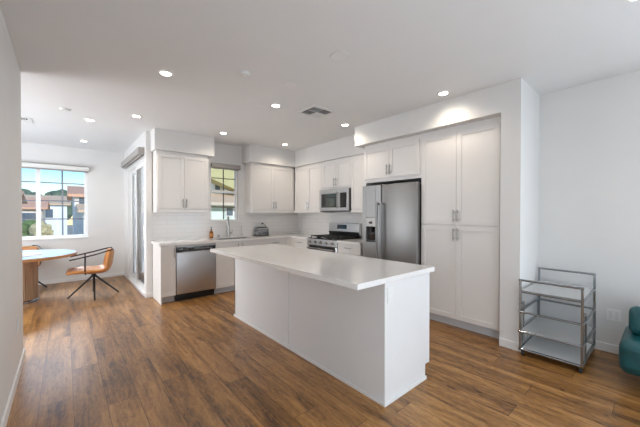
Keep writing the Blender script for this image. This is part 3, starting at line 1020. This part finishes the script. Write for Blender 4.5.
def cushion(x0, x1, y0, y1, z0, z1, r, name, rot=0.0, piv=None):
    b = bmesh.new()
    bmesh.ops.create_cube(b, size=1)
    bmesh.ops.subdivide_edges(b, edges=b.edges[:], cuts=3, use_grid_fill=True)
    bmesh.ops.scale(b, vec=(x1 - x0, y1 - y0, z1 - z0), verts=b.verts)
    bmesh.ops.translate(b, vec=((x0 + x1) / 2, (y0 + y1) / 2, (z0 + z1) / 2), verts=b.verts)
    outer = [e for e in b.edges if len(e.link_faces) == 2 and e.calc_face_angle() > .5]
    bmesh.ops.bevel(b, geom=outer, offset=r, segments=5, profile=.5, affect='EDGES', clamp_overlap=True)
    if rot:
        bmesh.ops.rotate(b, cent=piv, matrix=Matrix.Rotation(rot, 3, 'Y'), verts=b.verts)
    return MB().merge(b).build(name, M['teal'], so, smooth=True, angle=80)


cushion(3.32, 3.95, -.70, SYE + .01, .135, .400, .085, 'seat_cushion')
cushion(3.32, 3.95, -1.62, -.705, .135, .400, .085, 'seat_cushion')
cushion(3.52, 3.84, -.70, SYE - .03, .397, .63, .15, 'back_cushion', R(14), (3.6, 0, .40))
cushion(3.52, 3.84, -1.62, -.705, .397, .63, .15, 'back_cushion', R(14), (3.6, 0, .40))
cushion(3.42, 4.02, -1.60, .10, .07, .14, .03, 'base')
for xx in (3.50, 3.92):
    for yy in (-.12, -1.48):
        MB().tube([(xx, yy, 0), (xx, yy, .08)], [.014, .022]).build('leg', M['black'], so, smooth=True)

# ------------------------------------------------------------------ dining table, mat and chairs
TX, TY = -.625, 6.69
tb = thing('dining_table', (TX, TY, 0), 'round dining table with a pale glossy top and a wooden drum base', 'dining table')
MB().lathe((TX, TY, 0), [(.60, .70), (.765, .702), (.782, .706), (.782, .7455), (.775, .7475)], 72).build('tabletop', M['tableedge'], tb, smooth=True)
MB().lathe((TX, TY, 0), [(.772, .7476), (.772, .7515)], 72).build('top_inlay', M['tabletop'], tb, smooth=True)
P, F = [], []
n = 96
for j, z in enumerate((.045, .701)):
    for k in range(n):
        a = 2 * math.pi * k / n
        r_ = .285 - (.008 if k % 2 else 0)
        P.append((TX + r_ * math.cos(a), TY + r_ * math.sin(a), z))
for k in range(n):
    F.append((k, (k + 1) % n, n + (k + 1) % n, n + k))
F += [tuple(range(n)), tuple(range(n, 2 * n))]
MB().verts(P, F).build('pedestal', M['pedestal'], tb)
MB().lathe((TX, TY, 0), [(.300, 0), (.300, .04), (.294, .046)], 48).build('base_ring', M['chrome'], tb, smooth=True)
o = MB().lathe((-.68, 6.60, .7517), [(.40, 0), (.405, .003), (.40, .006)], 48).build('placemat', M['mat'], smooth=True)
tag(o, 'round grey mat lying on the pale dining table top', 'placemat')


def make_chair(loc, rz, label):
    """facing -X at rz = 0"""
    root = thing('dining_chair', (0, 0, 0), label, 'chair', 'tan leather dining chairs')
    path = [(-.355, .425), (-.33, .445), (-.20, .435), (-.05, .415), (.10, .405), (.19, .43), (.235, .50), (.25, .60), (.262, .70), (.272, .785)]
    half = [.20, .235, .262, .27, .27, .265, .262, .255, .24, .20]
    lift = [.0, .01, .035, .055, .06, .05, .02, .0, .0, .0]
    wrap = [.0, .0, .0, .0, .01, .05, .085, .09, .08, .06]
    P, F = [], []
    nu = 10
    for (px, pz), hw, lf, wr in zip(path, half, lift, wrap):
        for k in range(nu + 1):
            s = -1 + 2 * k / nu
            P.append((px - wr * abs(s) ** 2.2, hw * s, pz + lf * abs(s) ** 2.5))
    for i in range(len(path) - 1):
        for k in range(nu):
            a = i * (nu + 1) + k
            F.append((a, a + 1, a + nu + 2, a + nu + 1))
    sh_ = MB().verts(P, F).build('seat_shell', M['tan'], root, smooth=True, angle=180)
    sd = sh_.modifiers.new('solid', 'SOLIDIFY')
    sd.thickness = .05
    sd.offset = 0
    sb_ = sh_.modifiers.new('sub', 'SUBSURF')
    sb_.levels = sb_.render_levels = 2
    for s in (-1, 1):
        a = MB().tube([(.26, .14 * s, .795), (.225, .21 * s, .79), (.16, .255 * s, .772), (.0, .275 * s, .728), (-.18, .275 * s, .69), (-.315, .27 * s, .665)], .0115, 8)
        arm = a.build('arm', M['black'], root, smooth=True)
        MB().tube([(-.115, .276 * s, .703), (-.12, .278 * s, .55), (-.12, .255 * s, .455), (-.115, .20 * s, .405)], .010, 8).build('arm_support', M['black'], arm, smooth=True)
    MB().lathe((0, 0, 0), [(.03, .335), (.034, .35), (.034, .382), (.09, .388), (.09, .396)], 18).build('swivel_hub', M['black'], root, smooth=True)
    for dx, dy in ((1, 0), (-1, 0), (0, 1), (0, -1)):
        MB().tube([(dx * .012, dy * .012, .352), (dx * .345, dy * .345, .012), (dx * .352, dy * .352, .006)], [.017, .012, .012], 8).build('leg', M['black'], root, smooth=True)
    root.location = loc
    root.rotation_euler = (0, 0, rz)
    return root


ch = make_chair((.368, 6.375, 0), R(-2), 'tan leather dining chair in full view on the near right side of the table')
c2 = copy_tree(ch)
c2.location = (-.62, 7.66, 0)
c2.rotation_euler = (0, 0, R(90))
c2['label'] = 'tan leather dining chair behind the table, in front of the window'

# ------------------------------------------------------------------ ceiling fittings
LG = 'recessed ceiling lights'


def lamp(x, y, z, rz, name):
    d = bpy.data.lights.new(name, 'SPOT')
    d.energy = LAMP_W * 4
    d.spot_size = R(150)
    d.spot_blend = .9
    d.shadow_soft_size = .05
    d.color = (1.0, .86, .70)
    o = bpy.data.objects.new(name, d)
    COL.objects.link(o)
    o.location = (x, y, z)
    return o


base = None
LIGHTS = [
    (.756, 3.20, 'round recessed ceiling light over the open floor left of the island'),
    (.77, 4.87, 'recessed ceiling light between the dining nook and the dishwasher'),
    (2.04, 3.24, 'recessed ceiling light directly above the island, beside the square vent'),
    (2.053, 4.92, 'recessed ceiling light in front of the sink window'),
    (3.285, 1.668, 'recessed ceiling light close to the pantry soffit'),
    (3.297, 3.252, 'recessed ceiling light at the far corner of the refrigerator soffit'),
    (3.318, 4.937, 'recessed ceiling light in the kitchen corner, above the toaster'),
    (.285, 5.512, 'recessed ceiling light nearest over the dining nook'),
    (.278, 7.171, 'recessed ceiling light beside the dining window wall'),
    (2.74, .12, 'recessed ceiling light cut by the top right edge of the picture'),
]
for x, y, lab in LIGHTS:
    if base is None:
        base = thing('recessed_light', (x, y, ZC), lab, 'ceiling light', LG)
        MB().lathe((x, y, ZC - .006), [(.074, .0055), (.071, 0), (.049, .0), (.046, .0055)], 32, cap=False).build('trim_ring', M['trim'], base, smooth=True)
        MB().lathe((x, y, ZC - .003), [(.0475, .0028), (.0475, 0)], 32).build('lens', M['lens'], base)
        o = base
    else:
        o = copy_tree(base)
        o.location = (x, y, ZC)
        o['label'] = lab
    lamp(x, y, ZC - .02, 0, 'recessed_lamp')

SG = 'round ceiling speakers'
sbase = None
for x, y, lab in ((1.827, 1.864, 'round ceiling speaker grille nearest to the camera above the island'),
                  (1.832, 2.611, 'round ceiling speaker grille above the middle of the island'),
                  (1.850, 3.357, 'round ceiling speaker grille left of the light above the island')):
    if sbase is None:
        sbase = thing('ceiling_speaker', (x, y, ZC), lab, 'speaker', SG)
        MB().lathe((x, y, ZC - .007), [(.082, .0045), (.080, 0), (.074, .0), (.072, .002)], 36, cap=False).build('rim', M['ceil'], sbase, smooth=True)
        MB().lathe((x, y, ZC - .005), [(.073, .004), (.073, .001)], 36).build('speaker_grille', M['grille'], sbase)
    else:
        o = copy_tree(sbase)
        o.location = (x, y, ZC)
        o['label'] = lab

for x, y, r_, lab in ((1.34, 2.693, .050, 'round white smoke detector on the ceiling before the island'),
                      (.007, 5.149, .058, 'round white smoke detector on the ceiling of the dining nook')):
    sd = thing('smoke_detector', (x, y, ZC), lab, 'smoke detector')
    MB().lathe((x, y, ZC), [(r_ * .7, -.024), (r_ * .92, -.021), (r_, -.012), (r_, -.0003)], 32).build('cover', M['sensor'], sd, smooth=True)
    MB().lathe((x, y, ZC), [(r_ * .3, -.027), (r_ * .3, -.0235)], 16).build('sensor_button', M['grille'], sd)


def vent(x0, x1, y0, y1, label):
    v = thing('ceiling_vent', ((x0 + x1) / 2, (y0 + y1) / 2, ZC), label, 'air vent')
    w = .045
    mb = MB().box(x0, x0 + w, y0, y1, ZC - .008, ZC - .0003).box(x1 - w, x1, y0, y1, ZC - .008, ZC - .0003)
    mb.box(x0 + w, x1 - w, y0, y0 + w, ZC - .008, ZC - .0003).box(x0 + w, x1 - w, y1 - w, y1, ZC - .008, ZC - .0003)
    xm_, ym_ = (x0 + x1) / 2, (y0 + y1) / 2
    mb.box(xm_ - .006, xm_ + .006, y0 + w, y1 - w, ZC - .008, ZC - .0003).box(x0 + w, x1 - w, ym_ - .006, ym_ + .006, ZC - .008, ZC - .0003)
    mb.build('vent_frame', M['sensor'], v, bevel=.002)
    MB().box(x0 + w, x1 - w, y0 + w, y1 - w, ZC - .002, ZC - .0004).build('duct_opening', M['vent_dark'], v)
    mb = MB()
    # louvres of the four quadrants slant their own way
    for qx, qy, along in ((0, 0, 'x'), (1, 0, 'y'), (1, 1, 'x'), (0, 1, 'y')):
        a0, a1 = (x0 + w, xm_ - .006) if qx == 0 else (xm_ + .006, x1 - w)
        b0, b1 = (y0 + w, ym_ - .006) if qy == 0 else (ym_ + .006, y1 - w)
        for k in range(6):
            f = (k + .5) / 6
            if along == 'x':
                yy = b0 + (b1 - b0) * f
                s = .010 if qy else -.010
                mb.prism([(yy - .009, ZC - .002), (yy - .007, ZC - .002), (yy - .007 + s, ZC - .014), (yy - .009 + s, ZC - .014)], a0, a1, 'x')
            else:
                xx = a0 + (a1 - a0) * f
                s = -.010
                mb.prism([(xx - .009, ZC - .002), (xx - .007, ZC - .002), (xx - .007 + s, ZC - .014), (xx - .009 + s, ZC - .014)], b0, b1, 'y')
    mb.build('louvres', M['sensor'], v)
    return v


vent(2.38, 2.78, 2.90, 3.27, 'square white ceiling vent over the aisle before the refrigerator')
vent(-.72, -.36, 5.95, 6.25, 'white ceiling vent over the dining table by the left wall')

# ------------------------------------------------------------------ outside
GZ = -3.2
struct(MB().box(-70, 70, 9.5, 160, GZ - .3, GZ).build('ground', M['ground']))


def gable_house(x0, x1, y0, y1, z1, rise, over, wallm, roofm, label, wins, ridge='x'):
    h = thing('house', ((x0 + x1) / 2, (y0 + y1) / 2, GZ), label, 'house', 'neighbouring houses')
    MB().box(x0, x1, y0, y1, GZ, z1).build('house_walls', wallm, h)
    t = .18
    if ridge == 'x':
        ymid = (y0 + y1) / 2
        MB().prism([(y0 - over, z1 - .05), (ymid, z1 + rise), (y1 + over, z1 - .05), (y1 + over, z1 - .05 + t), (ymid, z1 + rise + t), (y0 - over, z1 - .05 + t)], x0 - over, x1 + over, 'x').build('house_roof', roofm, h)
        MB().prism([(y0, z1), (y1, z1), (ymid, z1 + rise)], x0, x1, 'x').build('gable', wallm, h)
    else:
        xmid = (x0 + x1) / 2
        MB().prism([(x0 - over, z1 - .05), (xmid, z1 + rise), (x1 + over, z1 - .05), (x1 + over, z1 - .05 + t), (xmid, z1 + rise + t), (x0 - over, z1 - .05 + t)], y0 - over, y1 + over, 'y').build('house_roof', roofm, h)
        MB().prism([(x0, z1), (x1, z1), (xmid, z1 + rise)], y0, y1, 'y').build('gable', wallm, h)
    for (a, b, c_, d) in wins:
        f = MB().box(a - .08, b + .08, y0 - .05, y0 + .02, c_ - .08, d + .08).build('house_window', M['stucco'], h)
        MB().box(a, b, y0 - .07, y0 - .045, c_, d).build('house_pane', M['extglass'], f)
    return h


def tree(x, y, z0, h, r, mat, label, seed):
    rnd = random.Random(seed)
    t = thing('tree', (x, y, z0), label, 'tree')
    MB().tube([(x, y, z0), (x, y, z0 + h * .6)], [r * .10, r * .05], 8).build('trunk', M['bark'], t)
    mb = MB()
    for k in range(9):
        b = bmesh.new()
        rr = r * rnd.uniform(.4, .65)
        bmesh.ops.create_icosphere(b, subdivisions=3, radius=rr)
        c_ = Vector((rnd.uniform(-.6, .6) * r, rnd.uniform(-.5, .5) * r, z0 * 0 + rnd.uniform(.35, .85) * h))
        for v in b.verts:
            n_ = noise.noise(v.co * (3.0 / rr) + Vector((seed, k, 0)))
            v.co += v.co.normalized() * n_ * rr * .35
            v.co += c_ + Vector((x, y, z0))
        mb.merge(b)
    mb.build('tree_crown', mat, t)
    return t


# across the street, seen through the dining window
gable_house(.48, 6.0, 26.0, 33.0, 2.6, .75, .35, M['stucco'], M['roof'], 'tall white house with a terracotta roof at the right of the dining window',
            [(.72, 1.0, 2.08, 2.5)])
h = bpy.data.objects['house']
MB().prism([(24.0, 1.5), (26.0, 1.95), (26.0, 2.08), (24.0, 1.63)], .6, 4.5, 'x').build('porch_roof', M['roof_pale'], h)
MB().box(.9, 4.3, 24.4, 26.0, GZ, 1.5).build('porch_wall', M['stucco'], h)
gable_house(-5.6, -1.7, 40.0, 46.0, 1.9, 1.0, .4, M['stucco_t'], M['roof'], 'low tan house with an orange roof in the middle of the dining window',
            [(-3.2, -1.9, .7, 1.5), (-5.0, -4.2, .4, 1.3)])
gable_house(-4.0, 0.2, 52.0, 60.0, 2.6, 1.2, .4, M['stucco_b'], M['roof_pale'], 'grey-blue house far behind the low tan house', [(-2.6, -1.2, .9, 2.0)], 'x')
gable_house(-9.5, -2.9, 31.0, 37.0, 2.35, .7, .35, M['stucco'], M['roof'], 'white house with a red roof at the left of the dining window',
            [(-3.8, -3.3, .9, 1.6), (-5.2, -4.5, .9, 1.6)])
tree(-2.4, 68.0, GZ, 8.0, 4.0, M['leaf_dark'], 'dark tree rising behind the far roofs', 3)
tree(-1.75, 24.0, GZ, 4.5, 1.1, M['leaf'], 'green bush by the street at the left of the dining window', 5)
tree(-.55, 20.0, GZ, 4.5, .8, M['leaf_tan'], 'straw coloured shrub in the middle of the dining window', 8)
tree(.85, 21.0, GZ, 2.9, .8, M['leaf'], 'small green shrub before the tall white house', 11)

# next-door house seen through the kitchen window
h = thing('house', (8.5, 19.0, GZ), 'pale next-door house with a broad eave seen through the kitchen window', 'house', 'neighbouring houses')
MB().box(5.0, 14.0, 17.0, 17.25, GZ, 1.97).box(5.0, 5.25, 17.25, 24.0, GZ, 1.97).box(13.75, 14.0, 17.25, 24.0, GZ, 1.97).build('lower_wall', M['stucco_g'], h)
MB().prism([(16.4, 1.93), (19.0, 2.62), (19.0, 2.74), (16.4, 2.05)], 4.6, 14.4, 'x').build('lower_roof', M['roof_pale'], h)
MB().box(4.6, 14.4, 16.30, 16.42, 1.88, 2.02).build('gutter', M['stucco_t'], h)
MB().box(5.0, 14.0, 19.0, 24.0, 1.97, 5.2).build('upper_wall', M['stucco_b'], h)
MB().prism([(4.2, 4.49), (6.63, 3.57), (10.5, 2.10), (10.5, 3.5), (6.63, 5.0), (4.2, 5.9)], 17.9, 18.95, 'y').build('eave', M['eave'], h)
f = MB().box(7.27, 7.74, 18.95, 19.0, 2.88, 3.58).build('house_window', M['stucco'], h)
MB().box(7.35, 7.66, 18.93, 18.96, 2.95, 3.5).build('house_pane', M['extglass'], f)
f = MB().box(7.18, 7.71, 16.94, 17.0, 1.22, 1.83).build('house_window', M['stucco'], h)
MB().box(7.26, 7.63, 16.92, 16.945, 1.3, 1.75).build('house_pane', M['extglass'], f)

# the balcony outside the sliding door
struct(MB().box(1.14, 2.9, 5.8, 11.65, -.2, -.03).build('balcony_floor', M['stucco']))
struct(MB().box(2.75, 2.9, 5.8, 11.5, -.03, 1.0).box(1.14, 2.9, 11.5, 11.65, -.03, 3.2).build('balcony_wall', M['stucco']))
